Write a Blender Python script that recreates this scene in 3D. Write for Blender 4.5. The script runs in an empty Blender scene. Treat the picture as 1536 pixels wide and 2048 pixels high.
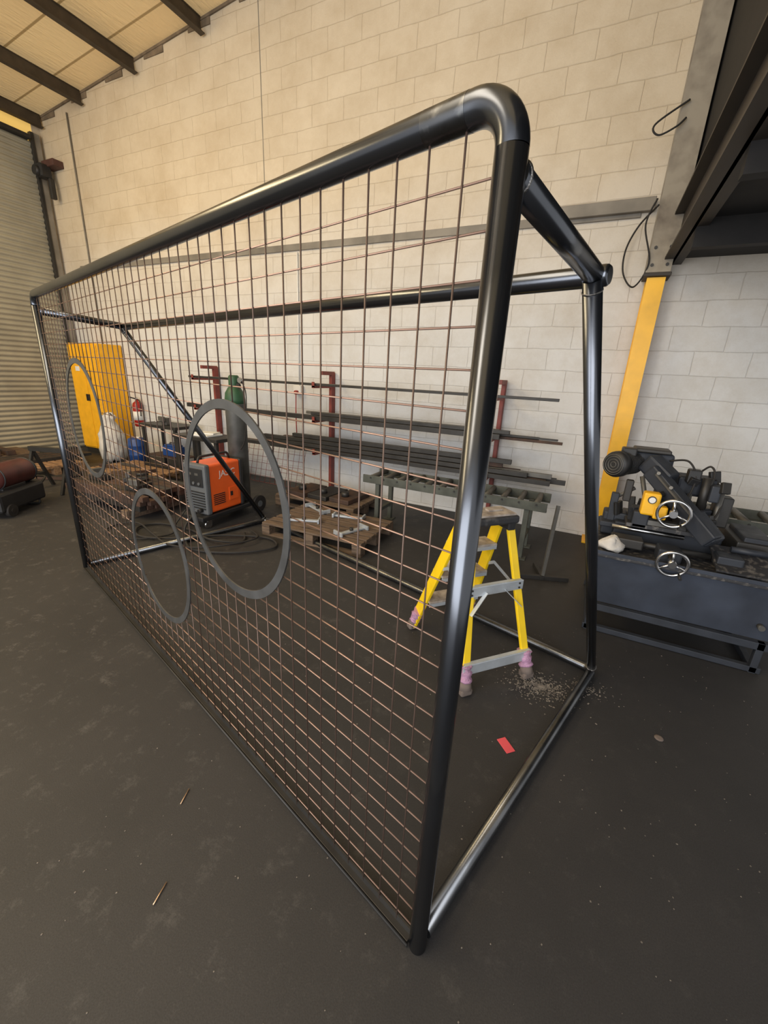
import bpy, bmesh, math, random
from mathutils import Vector, Matrix, Euler
random.seed(4)
scene = bpy.context.scene
COL = scene.collection

# ---------------------------------------------------------------- materials
def mk(name, col, rough=0.5, metal=0.0, var=0.2, scale=8.0, bump=0.0, col2=None, stretch=(1,1,1), spec=0.5, thr=(0.35,0.7), bscale=None, rough2=None):
    m = bpy.data.materials.new(name); m.use_nodes = True
    nt = m.node_tree; N = nt.nodes; L = nt.links
    b = N['Principled BSDF']
    b.inputs['Roughness'].default_value = rough
    b.inputs['Metallic'].default_value = metal
    b.inputs['Specular IOR Level'].default_value = spec
    tc = N.new('ShaderNodeTexCoord'); mp = N.new('ShaderNodeMapping')
    mp.inputs['Scale'].default_value = stretch
    L.new(tc.outputs['Object'], mp.inputs['Vector'])
    nz = N.new('ShaderNodeTexNoise'); nz.inputs['Scale'].default_value = scale
    nz.inputs['Detail'].default_value = 6
    L.new(mp.outputs[0], nz.inputs['Vector'])
    cr = N.new('ShaderNodeValToRGB')
    c2 = col2 if col2 else tuple(c*(1-var) for c in col)
    c1 = col if col2 else tuple(min(1, c*(1+var)) for c in col)
    cr.color_ramp.elements[0].position = thr[0]; cr.color_ramp.elements[1].position = thr[1]
    cr.color_ramp.elements[0].color = (*c1, 1); cr.color_ramp.elements[1].color = (*c2, 1)
    L.new(nz.outputs['Fac'], cr.inputs['Fac']); L.new(cr.outputs['Color'], b.inputs['Base Color'])
    if rough2 is not None:
        n4 = N.new('ShaderNodeTexNoise'); n4.inputs['Scale'].default_value = scale*1.7; n4.inputs['Detail'].default_value = 3
        L.new(mp.outputs[0], n4.inputs['Vector'])
        mr = N.new('ShaderNodeMapRange'); mr.inputs['From Min'].default_value=0.3; mr.inputs['From Max'].default_value=0.7
        mr.inputs['To Min'].default_value=rough; mr.inputs['To Max'].default_value=rough2
        L.new(n4.outputs['Fac'], mr.inputs['Value']); L.new(mr.outputs[0], b.inputs['Roughness'])
    if bump > 0:
        n2 = N.new('ShaderNodeTexNoise'); n2.inputs['Scale'].default_value = bscale or scale*6
        n2.inputs['Detail'].default_value = 4
        L.new(mp.outputs[0], n2.inputs['Vector'])
        bp = N.new('ShaderNodeBump'); bp.inputs['Strength'].default_value = bump
        bp.inputs['Distance'].default_value = 0.01
        L.new(n2.outputs['Fac'], bp.inputs['Height']); L.new(bp.outputs[0], b.inputs['Normal'])
    return m

M = {}
M['tube'] = mk('mill_scale_steel', (0.125,0.135,0.155), 0.19, 0.95, scale=2.2, col2=(0.075,0.081,0.094), thr=(0.3,0.75), rough2=0.27)
M['tube2'] = mk('brushed_floor_tube_steel', (0.17,0.175,0.185), 0.24, 0.95, scale=4, col2=(0.09,0.095,0.105), thr=(0.35,0.65), rough2=0.31)
M['ground'] = mk('ground_steel_patch', (0.26,0.265,0.27), 0.26, 1.0, scale=16, col2=(0.1,0.105,0.115), thr=(0.44,0.56), rough2=0.33)
M['weld'] = mk('weld_bead', (0.24,0.235,0.23), 0.38, 1.0, scale=60, bump=0.3, col2=(0.08,0.075,0.07))
M['wire_dark'] = mk('dark_mesh_wire', (0.105,0.07,0.055), 0.42, 0.45)
M['wire_warm_lit'] = mk('warm_lit_mesh_wire', (0.31,0.195,0.145), 0.4, 0.6, scale=3)  # reflected warm light painted into the colour of the horizontal wires
M['ring'] = mk('plate_ring_steel', (0.16,0.165,0.17), 0.4, 0.85, scale=6, rough2=0.5)
M['steel_dark'] = mk('dark_steel', (0.04,0.038,0.036), 0.5, 0.5, scale=6)
M['steel_grey'] = mk('grey_steel', (0.13,0.125,0.115), 0.5, 0.6, scale=6)
M['rust'] = mk('rusty_steel', (0.10,0.055,0.038), 0.7, 0.3, scale=7, col2=(0.035,0.028,0.025))
M['red_paint'] = mk('oxide_red_paint', (0.19,0.035,0.025), 0.55, 0, scale=9)
M['yellow'] = mk('yellow_gloss_paint', (0.78,0.42,0.012), 0.4, 0, 0.12, scale=5)
M['yellow_cab'] = mk('yellow_cabinet_paint', (0.8,0.4,0.01), 0.45, 0, 0.08)
M['yellow_lad'] = mk('yellow_fibreglass', (0.82,0.55,0.012), 0.4, 0, 0.08)
M['alu'] = mk('dusty_aluminium', (0.5,0.54,0.58), 0.4, 0.5, 0.15)
M['black'] = mk('black_plastic', (0.014,0.014,0.015), 0.5, 0)
M['rubber'] = mk('black_rubber', (0.016,0.014,0.013), 0.75, 0)
M['dusty'] = mk('dusty_black_plastic', (0.022,0.022,0.025), 0.6, 0, col2=(0.09,0.085,0.08), scale=18, thr=(0.5,0.7))
M['tread'] = mk('dusty_tread', (0.42,0.37,0.32), 0.8, 0, col2=(0.17,0.14,0.12), scale=18)
M['lilac'] = mk('lilac_wrap', (0.5,0.27,0.42), 0.6, 0, 0.2, scale=15, bump=0.6, col2=(0.3,0.17,0.25))
M['foam'] = mk('grey_foam', (0.14,0.11,0.095), 0.9, 0, 0.25)
M['orange'] = mk('orange_enamel', (0.80,0.115,0.016), 0.4, 0, 0.05)
M['grey_pl'] = mk('grey_panel', (0.10,0.107,0.115), 0.5, 0, 0.1)
M['white'] = mk('white_plastic', (0.7,0.7,0.68), 0.5, 0, 0.05)
M['cloth'] = mk('white_sack_cloth', (0.55,0.53,0.5), 0.85, 0, 0.2, bump=0.5)
M['green'] = mk('green_cylinder_paint', (0.022,0.07,0.032), 0.5, 0, 0.25)
M['cyl_dark'] = mk('dark_cylinder_paint', (0.065,0.066,0.063), 0.5, 0.2, 0.3)
M['navy'] = mk('navy_machine_paint', (0.022,0.026,0.035), 0.48, 0.1, 0.3, scale=5, rough2=0.7)
M['navy2'] = mk('navy_tank_paint', (0.030,0.037,0.054), 0.55, 0.1, 0.3, scale=4, rough2=0.75)
M['swarfy'] = mk('oily_tray_surface', (0.03,0.03,0.033), 0.5, 0.2, scale=30, col2=(0.13,0.12,0.11), thr=(0.52,0.66))
M['chrome'] = mk('chrome', (0.55,0.55,0.56), 0.26, 1.0, 0.15)
M['blue'] = mk('blue_plastic', (0.012,0.05,0.2), 0.45, 0, 0.1)
M['wood'] = mk('pallet_wood', (0.17,0.115,0.075), 0.8, 0, scale=6, col2=(0.065,0.045,0.032), stretch=(1,6,6), bump=0.2)
M['wood2'] = mk('light_pallet_wood', (0.32,0.19,0.1), 0.8, 0, scale=6, col2=(0.15,0.085,0.045), stretch=(1,6,6), bump=0.2)
M['red'] = mk('red_enamel', (0.3,0.018,0.014), 0.35, 0, 0.05)
M['maroon'] = mk('maroon_heater_paint', (0.075,0.022,0.02), 0.4, 0.2, 0.3)
M['redtape'] = mk('red_tape', (0.7,0.09,0.11), 0.5, 0, 0.05)
M['paint_green'] = mk('grey_green_paint', (0.07,0.075,0.062), 0.6, 0.2, 0.3)
M['copper'] = mk('bare_rod', (0.6,0.4,0.25), 0.35, 0.8)
M['swarf'] = mk('pale_chippings', (0.17,0.15,0.13), 0.9, 0, 0.5, scale=30)
M['purlin'] = mk('brown_purlin_steel', (0.06,0.045,0.03), 0.6, 0.2, 0.2)
M['notch'] = mk('dark_eaves_gap', (0.16,0.12,0.08), 0.8, 0, 0.3)
M['rail'] = mk('galvanised_rail', (0.2,0.18,0.15), 0.7, 0.1, 0.3, scale=3)
M['colgrey'] = mk('off_white_column_paint', (0.30,0.265,0.21), 0.75, 0, scale=5, col2=(0.14,0.115,0.09), thr=(0.45,0.75))
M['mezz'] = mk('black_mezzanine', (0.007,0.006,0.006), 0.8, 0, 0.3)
M['mezzbeam'] = mk('dark_steel_beam', (0.035,0.028,0.022), 0.6, 0.2, 0.3, scale=2)
M['door'] = mk('roller_shutter_paint', (0.34,0.32,0.255), 0.5, 0.2, 0.12, scale=2)
M['brick_red'] = mk('red_brown_steel', (0.085,0.038,0.03), 0.6, 0.1, 0.2)

def wall_mat():
    m = bpy.data.materials.new('painted_blockwork'); m.use_nodes = True
    nt = m.node_tree; N = nt.nodes; L = nt.links; b = N['Principled BSDF']
    b.inputs['Roughness'].default_value = 0.65; b.inputs['Specular IOR Level'].default_value = 0.3
    tc = N.new('ShaderNodeTexCoord'); sp = N.new('ShaderNodeSeparateXYZ'); cb = N.new('ShaderNodeCombineXYZ')
    L.new(tc.outputs['Object'], sp.inputs[0]); L.new(sp.outputs['X'], cb.inputs['X']); L.new(sp.outputs['Z'], cb.inputs['Y'])
    nd = N.new('ShaderNodeTexNoise'); nd.inputs['Scale'].default_value = 5; L.new(cb.outputs[0], nd.inputs['Vector'])
    mx = N.new('ShaderNodeVectorMath'); mx.operation='SCALE'; mx.inputs['Scale'].default_value = 0.022
    L.new(nd.outputs['Color'], mx.inputs[0]); ad = N.new('ShaderNodeVectorMath'); L.new(cb.outputs[0], ad.inputs[0]); L.new(mx.outputs[0], ad.inputs[1])
    br = N.new('ShaderNodeTexBrick')
    br.inputs['Scale'].default_value = 1.0
    br.inputs['Brick Width'].default_value = 0.45; br.inputs['Row Height'].default_value = 0.225
    br.inputs['Mortar Size'].default_value = 0.0055; br.inputs['Mortar Smooth'].default_value = 1.0
    br.inputs['Color1'].default_value = (0.63,0.63,0.625,1); br.inputs['Color2'].default_value = (0.60,0.60,0.595,1)
    br.inputs['Mortar'].default_value = (0.56,0.55,0.53,1)
    L.new(ad.outputs[0], br.inputs['Vector'])
    # warm roof light painted into the colour as a cream tint, stronger with height
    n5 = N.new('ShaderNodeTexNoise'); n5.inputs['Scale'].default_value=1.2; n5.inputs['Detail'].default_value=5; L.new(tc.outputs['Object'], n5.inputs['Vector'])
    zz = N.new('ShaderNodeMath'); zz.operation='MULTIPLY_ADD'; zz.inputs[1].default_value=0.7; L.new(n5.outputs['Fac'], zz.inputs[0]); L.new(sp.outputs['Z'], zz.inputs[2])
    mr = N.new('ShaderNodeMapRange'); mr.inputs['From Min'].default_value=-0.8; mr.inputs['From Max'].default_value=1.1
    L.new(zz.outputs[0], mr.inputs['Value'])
    warm_light_tint = N.new('ShaderNodeMix'); warm_light_tint.data_type='RGBA'; warm_light_tint.inputs[6].default_value=(1,1,1,1); warm_light_tint.inputs[7].default_value=(0.98,0.84,0.64,1)
    L.new(mr.outputs[0], warm_light_tint.inputs[0])
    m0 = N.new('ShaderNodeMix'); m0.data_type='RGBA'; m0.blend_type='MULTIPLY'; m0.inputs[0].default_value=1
    L.new(br.outputs['Color'], m0.inputs[6]); L.new(warm_light_tint.outputs[2], m0.inputs[7])
    ng = N.new('ShaderNodeTexNoise'); ng.inputs['Scale'].default_value = 1.6; ng.inputs['Detail'].default_value = 10; ng.inputs['Roughness'].default_value=0.75
    L.new(tc.outputs['Object'], ng.inputs['Vector'])
    gr = N.new('ShaderNodeValToRGB'); gr.color_ramp.elements[0].position=0.42; gr.color_ramp.elements[1].position=0.78
    gr.color_ramp.elements[0].color=(1,1,1,1); gr.color_ramp.elements[1].color=(0.8,0.75,0.68,1)
    L.new(ng.outputs['Fac'], gr.inputs[0])
    mm = N.new('ShaderNodeMix'); mm.data_type='RGBA'; mm.blend_type='MULTIPLY'; mm.inputs[0].default_value=1
    L.new(m0.outputs[2], mm.inputs[6]); L.new(gr.outputs[0], mm.inputs[7])
    L.new(mm.outputs[2], b.inputs['Base Color'])
    nb = N.new('ShaderNodeTexNoise'); nb.inputs['Scale'].default_value = 60; nb.inputs['Detail'].default_value = 5
    L.new(tc.outputs['Object'], nb.inputs['Vector'])
    inv = N.new('ShaderNodeMath'); inv.operation='MULTIPLY_ADD'; inv.inputs[1].default_value=-0.8
    ms = N.new('ShaderNodeMath'); ms.operation='MULTIPLY'; ms.inputs[1].default_value=0.4
    L.new(nb.outputs['Fac'], ms.inputs[0]); L.new(br.outputs['Fac'], inv.inputs[0]); L.new(ms.outputs[0], inv.inputs[2])
    bp = N.new('ShaderNodeBump'); bp.inputs['Strength'].default_value=0.55; bp.inputs['Distance'].default_value=0.011
    L.new(inv.outputs[0], bp.inputs['Height']); L.new(bp.outputs[0], b.inputs['Normal'])
    return m
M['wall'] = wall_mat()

def floor_mat():
    m = bpy.data.materials.new('dusty_dark_concrete'); m.use_nodes = True
    nt = m.node_tree; N = nt.nodes; L = nt.links; b = N['Principled BSDF']
    b.inputs['Specular IOR Level'].default_value = 0.38
    tc = N.new('ShaderNodeTexCoord')
    n1 = N.new('ShaderNodeTexNoise'); n1.inputs['Scale'].default_value=0.9; n1.inputs['Detail'].default_value=8; n1.inputs['Roughness'].default_value=0.65
    n2 = N.new('ShaderNodeTexNoise'); n2.inputs['Scale'].default_value=220; n2.inputs['Detail'].default_value=3
    n3 = N.new('ShaderNodeTexNoise'); n3.inputs['Scale'].default_value=9; n3.inputs['Detail'].default_value=12; n3.inputs['Roughness'].default_value=0.8
    for n in (n1,n2,n3): L.new(tc.outputs['Object'], n.inputs['Vector'])
    r1 = N.new('ShaderNodeValToRGB'); e=r1.color_ramp.elements
    e[0].position=0.35; e[0].color=(0.026,0.0255,0.0265,1); e[1].position=0.7; e[1].color=(0.037,0.0355,0.036,1)
    L.new(n1.outputs['Fac'], r1.inputs[0])
    # dusty scuffed patches, heavier towards the shutter end of the shop
    r3 = N.new('ShaderNodeValToRGB'); e=r3.color_ramp.elements
    e[0].position=0.54; e[0].color=(0,0,0,1); e[1].position=0.74; e[1].color=(1,1,1,1)
    L.new(n3.outputs['Fac'], r3.inputs[0])
    sp = N.new('ShaderNodeSeparateXYZ'); L.new(tc.outputs['Object'], sp.inputs[0])
    mr = N.new('ShaderNodeMapRange'); mr.inputs['From Min'].default_value=0.8; mr.inputs['From Max'].default_value=-3.0; mr.inputs['To Min'].default_value=0.12; mr.inputs['To Max'].default_value=1.0
    L.new(sp.outputs['X'], mr.inputs['Value'])
    pm2 = N.new('ShaderNodeMath'); pm2.operation='MULTIPLY'; L.new(r3.outputs[0], pm2.inputs[0]); L.new(mr.outputs[0], pm2.inputs[1])
    mx = N.new('ShaderNodeMix'); mx.data_type='RGBA'; mx.inputs[7].default_value=(0.115,0.108,0.102,1)
    L.new(pm2.outputs[0], mx.inputs[0]); L.new(r1.outputs[0], mx.inputs[6])
    r2 = N.new('ShaderNodeValToRGB'); e=r2.color_ramp.elements
    e[0].position=0.3; e[0].color=(0.82,0.82,0.82,1); e[1].position=0.75; e[1].color=(1.2,1.2,1.2,1)
    L.new(n2.outputs['Fac'], r2.inputs[0])
    mm = N.new('ShaderNodeMix'); mm.data_type='RGBA'; mm.blend_type='MULTIPLY'; mm.inputs[0].default_value=1
    L.new(mx.outputs[2], mm.inputs[6]); L.new(r2.outputs[0], mm.inputs[7]); L.new(mm.outputs[2], b.inputs['Base Color'])
    b.inputs['Roughness'].default_value=0.58
    bp = N.new('ShaderNodeBump'); bp.inputs['Strength'].default_value=0.15; bp.inputs['Distance'].default_value=0.002
    L.new(n2.outputs['Fac'], bp.inputs['Height']); L.new(bp.outputs[0], b.inputs['Normal'])
    return m
M['floor'] = floor_mat()

def roof_mat():
    m = bpy.data.materials.new('cream_roof_lining'); m.use_nodes = True
    nt = m.node_tree; N = nt.nodes; L = nt.links; b = N['Principled BSDF']
    b.inputs['Roughness'].default_value=0.5
    tc = N.new('ShaderNodeTexCoord'); sp = N.new('ShaderNodeSeparateXYZ'); cb = N.new('ShaderNodeCombineXYZ')
    L.new(tc.outputs['Object'], sp.inputs[0]); L.new(sp.outputs['X'], cb.inputs['X']); L.new(sp.outputs['Y'], cb.inputs['Y'])
    br = N.new('ShaderNodeTexBrick'); br.offset=0.0
    br.inputs['Scale'].default_value=1; br.inputs['Brick Width'].default_value=1.35; br.inputs['Row Height'].default_value=0.6
    br.inputs['Mortar Size'].default_value=0.02; br.inputs['Mortar Smooth'].default_value=0.5
    br.inputs['Color1'].default_value=(0.82,0.62,0.33,1); br.inputs['Color2'].default_value=(0.76,0.55,0.28,1); br.inputs['Mortar'].default_value=(0.36,0.24,0.10,1)
    L.new(cb.outputs[0], br.inputs['Vector'])
    L.new(br.outputs['Color'], b.inputs['Base Color'])
    L.new(br.outputs['Color'], b.inputs['Emission Color']); b.inputs['Emission Strength'].default_value=0.16   # glow added to brighten the lining, which is no lamp
    nb = N.new('ShaderNodeTexNoise'); nb.inputs['Scale'].default_value=25
    mp = N.new('ShaderNodeMapping'); mp.inputs['Scale'].default_value=(1,0.2,1)
    L.new(tc.outputs['Object'], mp.inputs[0]); L.new(mp.outputs[0], nb.inputs['Vector'])
    bp = N.new('ShaderNodeBump'); bp.inputs['Strength'].default_value=0.8; bp.inputs['Distance'].default_value=0.02
    L.new(nb.outputs['Fac'], bp.inputs['Height']); L.new(bp.outputs[0], b.inputs['Normal'])
    return m
M['roof'] = roof_mat()
g = bpy.data.materials.new('translucent_glazing'); g.use_nodes=True
gb=g.node_tree.nodes['Principled BSDF']; gb.inputs['Base Color'].default_value=(0.7,0.5,0.15,1); gb.inputs['Emission Color'].default_value=(1,0.62,0.16,1); gb.inputs['Emission Strength'].default_value=0.5
M['glaze']=g

# ---------------------------------------------------------------- mesh builder
def fillet(pts, rad, n=8):
    pts = [Vector(p) for p in pts]; out=[pts[0]]
    for i in range(1, len(pts)-1):
        p, a, c = pts[i], pts[i-1], pts[i+1]
        d1 = (a-p).normalized(); d2 = (c-p).normalized()
        ang = d1.angle(d2); r = rad
        if r <= 0 or ang > 3.1: out.append(p); continue
        t = r/math.tan(ang/2)
        s = p+d1*t; e = p+d2*t
        cen = p + (d1+d2).normalized()*(r/math.sin(ang/2))
        v0 = s-cen; v1 = e-cen; tot = v0.angle(v1); ax = v0.cross(v1).normalized()
        for k in range(n+1):
            out.append(cen + Matrix.Rotation(tot*k/n, 3, ax) @ v0)
    out.append(pts[-1]); return out

def smooth_path(pts, sub=8):
    P = [Vector(p) for p in pts]; out=[]; n=len(P)
    for i in range(n-1):
        p0=P[max(i-1,0)]; p1=P[i]; p2=P[i+1]; p3=P[min(i+2,n-1)]
        for k in range(sub):
            t=k/sub
            out.append(0.5*((2*p1)+(-p0+p2)*t+(2*p0-5*p1+4*p2-p3)*t*t+(-p0+3*p1-3*p2+p3)*t**3))
    out.append(P[-1]); return out

class MB:
    def __init__(s): s.bm=bmesh.new(); s.mats=[]
    def mi(s,m):
        if isinstance(m,str): m=M[m]
        if m not in s.mats: s.mats.append(m)
        return s.mats.index(m)
    def box(s,c,size,mat,rot=(0,0,0),bev=0.0,mtx=None,seg=2):
        before=set(s.bm.faces)
        R = mtx if mtx is not None else Euler(rot).to_matrix().to_4x4()
        T = Matrix.Translation(Vector(c)) @ R @ Matrix.Diagonal((*size,1))
        r = bmesh.ops.create_cube(s.bm,size=1,matrix=T)
        if bev>0:
            ed=set()
            for v in r['verts']:
                for e in v.link_edges: ed.add(e)
            bmesh.ops.bevel(s.bm,geom=list(ed),offset=min(bev,min(size)*0.45),segments=seg,affect='EDGES',profile=0.5)
        k=s.mi(mat)
        for f in s.bm.faces:
            if f not in before: f.material_index=k
        return s
    def beam(s,p0,p1,w,h,mat,up=(0,0,1),bev=0.0):
        p0=Vector(p0);p1=Vector(p1); z=(p1-p0); ln=z.length; z.normalize()
        u=Vector(up)
        if abs(z.dot(u))>0.98: u=Vector((0,1,0))
        x=u.cross(z).normalized(); y=z.cross(x)
        R=Matrix((x,y,z)).transposed().to_4x4()
        return s.box((p0+p1)/2,(w,h,ln),mat,mtx=R,bev=bev)
    def sweep(s,pts,r,mat,seg=20,cap=True,closed=False):
        pts=[Vector(p) for p in pts]; n=len(pts); k=s.mi(mat)
        rs = r if isinstance(r,(list,tuple)) else [r]*n
        tang=[]
        for i in range(n):
            if closed: t=pts[(i+1)%n]-pts[i-1]
            else: t=pts[min(i+1,n-1)]-pts[max(i-1,0)]
            tang.append(t.normalized())
        u=Vector((0,0,1))
        if abs(u.dot(tang[0]))>0.9: u=Vector((1,0,0))
        nrm=(u-tang[0]*u.dot(tang[0])).normalized(); rings=[]
        for i in range(n):
            if i>0:
                ax=tang[i-1].cross(tang[i])
                if ax.length>1e-7:
                    nrm=Matrix.Rotation(tang[i-1].angle(tang[i]),3,ax.normalized())@nrm
                nrm=(nrm-tang[i]*nrm.dot(tang[i])).normalized()
            bi=tang[i].cross(nrm)
            rings.append([s.bm.verts.new(pts[i]+(nrm*math.cos(2*math.pi*j/seg)+bi*math.sin(2*math.pi*j/seg))*rs[i]) for j in range(seg)])
        m=n if closed else n-1
        for i in range(m):
            A=rings[i];B=rings[(i+1)%n]
            for j in range(seg):
                f=s.bm.faces.new((A[j],A[(j+1)%seg],B[(j+1)%seg],B[j])); f.smooth=True; f.material_index=k
        if cap and not closed:
            f=s.bm.faces.new(list(reversed(rings[0]))); f.material_index=k
            f=s.bm.faces.new(rings[-1]); f.material_index=k
        return s
    def cyl(s,p0,p1,r,mat,r2=None,seg=20): return s.sweep([p0,p1],[r,r if r2 is None else r2],mat,seg)
    def torus(s,c,axis,R,r,mat,n=32,seg=10):
        ax=Vector(axis).normalized(); u=Vector((0,0,1))
        if abs(ax.dot(u))>0.9:u=Vector((1,0,0))
        a=ax.cross(u).normalized(); b=ax.cross(a)
        return s.sweep([Vector(c)+(a*math.cos(2*math.pi*i/n)+b*math.sin(2*math.pi*i/n))*R for i in range(n)],r,mat,seg,closed=True)
    def lathe(s,c,prof,mat,axis=(0,0,1),seg=24):
        ax=Vector(axis).normalized(); c=Vector(c)
        u=Vector((0,0,1))
        if abs(ax.dot(u))>0.9:u=Vector((1,0,0))
        a=ax.cross(u).normalized(); b=ax.cross(a); k=s.mi(mat); rings=[]
        for (r,z) in prof:
            rings.append([s.bm.verts.new(c+ax*z+(a*math.cos(2*math.pi*j/seg)+b*math.sin(2*math.pi*j/seg))*max(r,1e-4)) for j in range(seg)])
        for i in range(len(rings)-1):
            for j in range(seg):
                f=s.bm.faces.new((rings[i][j],rings[i][(j+1)%seg],rings[i+1][(j+1)%seg],rings[i+1][j])); f.smooth=True; f.material_index=k
        f=s.bm.faces.new(list(reversed(rings[0]))); f.material_index=k
        f=s.bm.faces.new(rings[-1]); f.material_index=k
        return s
    def annulus(s,c,r0,r1,th,mat,n=72):
        k=s.mi(mat); c=Vector(c); V=[]
        for i in range(n):
            t=2*math.pi*i/n; d=Vector((math.cos(t),0,math.sin(t)))
            V.append([s.bm.verts.new(c+d*r+Vector((0,y,0))) for r,y in ((r0,-th/2),(r1,-th/2),(r1,th/2),(r0,th/2))])
        for i in range(n):
            A=V[i];B=V[(i+1)%n]
            for j in range(4):
                f=s.bm.faces.new((A[j],B[j],B[(j+1)%4],A[(j+1)%4])); f.material_index=k
        return s
    def prism(s,poly,depth,mat):
        k=s.mi(mat); d=Vector(depth)
        A=[s.bm.verts.new(Vector(p)) for p in poly]; B=[s.bm.verts.new(Vector(p)+d) for p in poly]
        fs=[s.bm.faces.new(A), s.bm.faces.new(list(reversed(B)))]
        n=len(A)
        for i in range(n): fs.append(s.bm.faces.new((A[(i+1)%n],A[i],B[i],B[(i+1)%n])))
        for f in fs: f.material_index=k
        return s
    def jitter(s,a):
        for v in s.bm.verts: v.co+=Vector((random.uniform(-a,a),random.uniform(-a,a),random.uniform(-a,a)))
        return s
    def obj(s,name,parent=None,label=None,cat=None,loc=None,rot=None,group=None,kind=None):
        bmesh.ops.recalc_face_normals(s.bm,faces=s.bm.faces[:])
        me=bpy.data.meshes.new(name); s.bm.to_mesh(me); s.bm.free()
        for m in s.mats: me.materials.append(m)
        o=bpy.data.objects.new(name,me); COL.objects.link(o)
        if parent: o.parent=parent
        if loc: o.location=loc
        if rot: o.rotation_euler=rot
        if label:o['label']=label
        if cat:o['category']=cat
        if group:o['group']=group
        if kind:o['kind']=kind
        return o

def empty(name,loc,rotz,label,cat,group=None):
    e=bpy.data.objects.new(name,None); e.location=loc; e.rotation_euler=(0,0,rotz); e.empty_display_size=0.2
    COL.objects.link(e); e['label']=label; e['category']=cat
    if group:e['group']=group
    return e

WY=5.186; XW=-9.35
# ---------------------------------------------------------------- setting
MB().box((-3.0,0.35,-0.05),(13.2,9.9,0.1),'floor').obj('floor',kind='structure')
# wall object origin sits at mid height (z=3.2) so the painted warm light comes in near the rail
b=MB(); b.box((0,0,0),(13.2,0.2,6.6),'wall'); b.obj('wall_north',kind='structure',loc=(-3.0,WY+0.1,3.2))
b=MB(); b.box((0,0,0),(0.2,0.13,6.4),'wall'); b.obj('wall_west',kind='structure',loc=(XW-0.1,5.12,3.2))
def roofz(x): return 5.6+0.095*(x+9.1)
b=MB(); x0,x1=XW-0.2,4.0
b.prism([(x0,-4.6,roofz(x0)),(x1,-4.6,roofz(x1)),(x1,-4.6,roofz(x1)+0.1),(x0,-4.6,roofz(x0)+0.1)],(0,9.9,0),'roof')
b.obj('ceiling',kind='structure')
b=MB(); b.box((XW-0.02,0.6,5.36),(0.03,9.1,0.46),'glaze'); b.obj('window_1',kind='structure')
sl=math.atan(0.095)
for i,x in enumerate([-9.22,-8.06,-6.74,-5.39,-4.05,-2.7,-1.35]):
    b=MB(); z=roofz(x)-0.1
    b.box((x,0.3,z),(0.012,9.7,0.19),'purlin',rot=(0,-sl,0))
    b.box((x+0.03,0.3,z-0.09),(0.075,9.7,0.012),'purlin',rot=(0,-sl,0))
    b.box((x-0.03,0.3,z+0.09),(0.075,9.7,0.012),'purlin',rot=(0,-sl,0))
    b.obj('trim_%d'%(i+1),kind='structure')
b=MB(); b.beam((XW,WY-0.01,roofz(XW)-0.015),(0.3,WY-0.01,roofz(0.3)-0.015),0.02,0.03,'notch')
xx=XW+0.1
while xx<0: b.prism([(xx,WY-0.012,roofz(xx)-0.02),(xx+0.4,WY-0.012,roofz(xx+0.4)-0.02),(xx+0.4,WY-0.012,roofz(xx)-0.07),(xx,WY-0.012,roofz(xx)-0.07)],(0,0.012,0),'notch'); xx+=0.9
b.obj('trim_8',kind='structure')
b=MB(); k=b.mi('door'); pitch=0.085; n=int(5.2/pitch); prof=[]
for i in range(n):
    for t in range(6):
        a=t/6; prof.append((XW+0.03+0.02*math.sin(math.pi*min(1,a*1.25)) if a<0.8 else XW+0.026, i*pitch+a*pitch))
vs=[[b.bm.verts.new((x,y,z)) for y in (-3.9,4.98)] for x,z in prof]
for i in range(len(vs)-1):
    f=b.bm.faces.new((vs[i][0],vs[i][1],vs[i+1][1],vs[i+1][0])); f.material_index=k
b.obj('door_1',kind='structure')
b=MB(); b.box((XW+0.05,5.0,2.65),(0.08,0.05,5.3),'steel_dark',bev=0.005); b.box((XW+0.07,5.07,2.65),(0.012,0.10,5.3),'rail'); b.obj('trim_9',kind='structure')
b=MB(); b.box((XW+0.08,0.6,5.20),(0.14,8.7,0.06),'steel_dark',bev=0.01); b.obj('trim_10',kind='structure')
e=empty('shutter_drive',(-9.05,5.05,4.72),0,'dark chain drive on red-brown bracket above shutter edge','shutter drive')
b=MB(); b.box((0.05,0.05,0.12),(0.34,0.17,0.10),'brick_red',bev=0.01); b.obj('bracket',e)
b=MB(); b.box((-0.05,-0.06,0.0),(0.18,0.18,0.2),'black',bev=0.03); b.cyl((-0.05,-0.2,-0.02),(-0.05,-0.12,-0.02),0.07,'black'); b.box((0.02,0.0,-0.24),(0.07,0.08,0.3),'steel_dark',bev=0.01); b.obj('gearbox',e)
b=MB(); b.box((-4.35,WY-0.015,3.28),(8.9,0.02,0.08),'rail',bev=0.004); b.box((-0.35,WY-0.05,3.33),(1.1,0.06,0.11),'rail',bev=0.005)
b.obj('trim_11',kind='structure')
b=MB(); b.cyl((-8.5,WY-0.02,2.0),(-8.5,WY-0.02,5.5),0.013,'rail',seg=8); b.obj('trim_12',kind='structure')
b=MB(); b.box((-4.46,WY-0.002,4.6),(0.008,0.006,2.6),'rail'); b.obj('trim_13',kind='structure')
b=MB(); b.cyl((-3.93,WY-0.015,1.5),(-3.93,WY-0.015,3.22),0.010,'white',seg=8); b.obj('trim_14',kind='structure')
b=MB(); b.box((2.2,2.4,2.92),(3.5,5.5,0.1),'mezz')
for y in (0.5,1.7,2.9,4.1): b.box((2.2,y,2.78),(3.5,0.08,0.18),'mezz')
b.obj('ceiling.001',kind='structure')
b=MB(); b.box((0.48,2.4,4.6),(0.06,5.5,3.5),'mezz')
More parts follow.
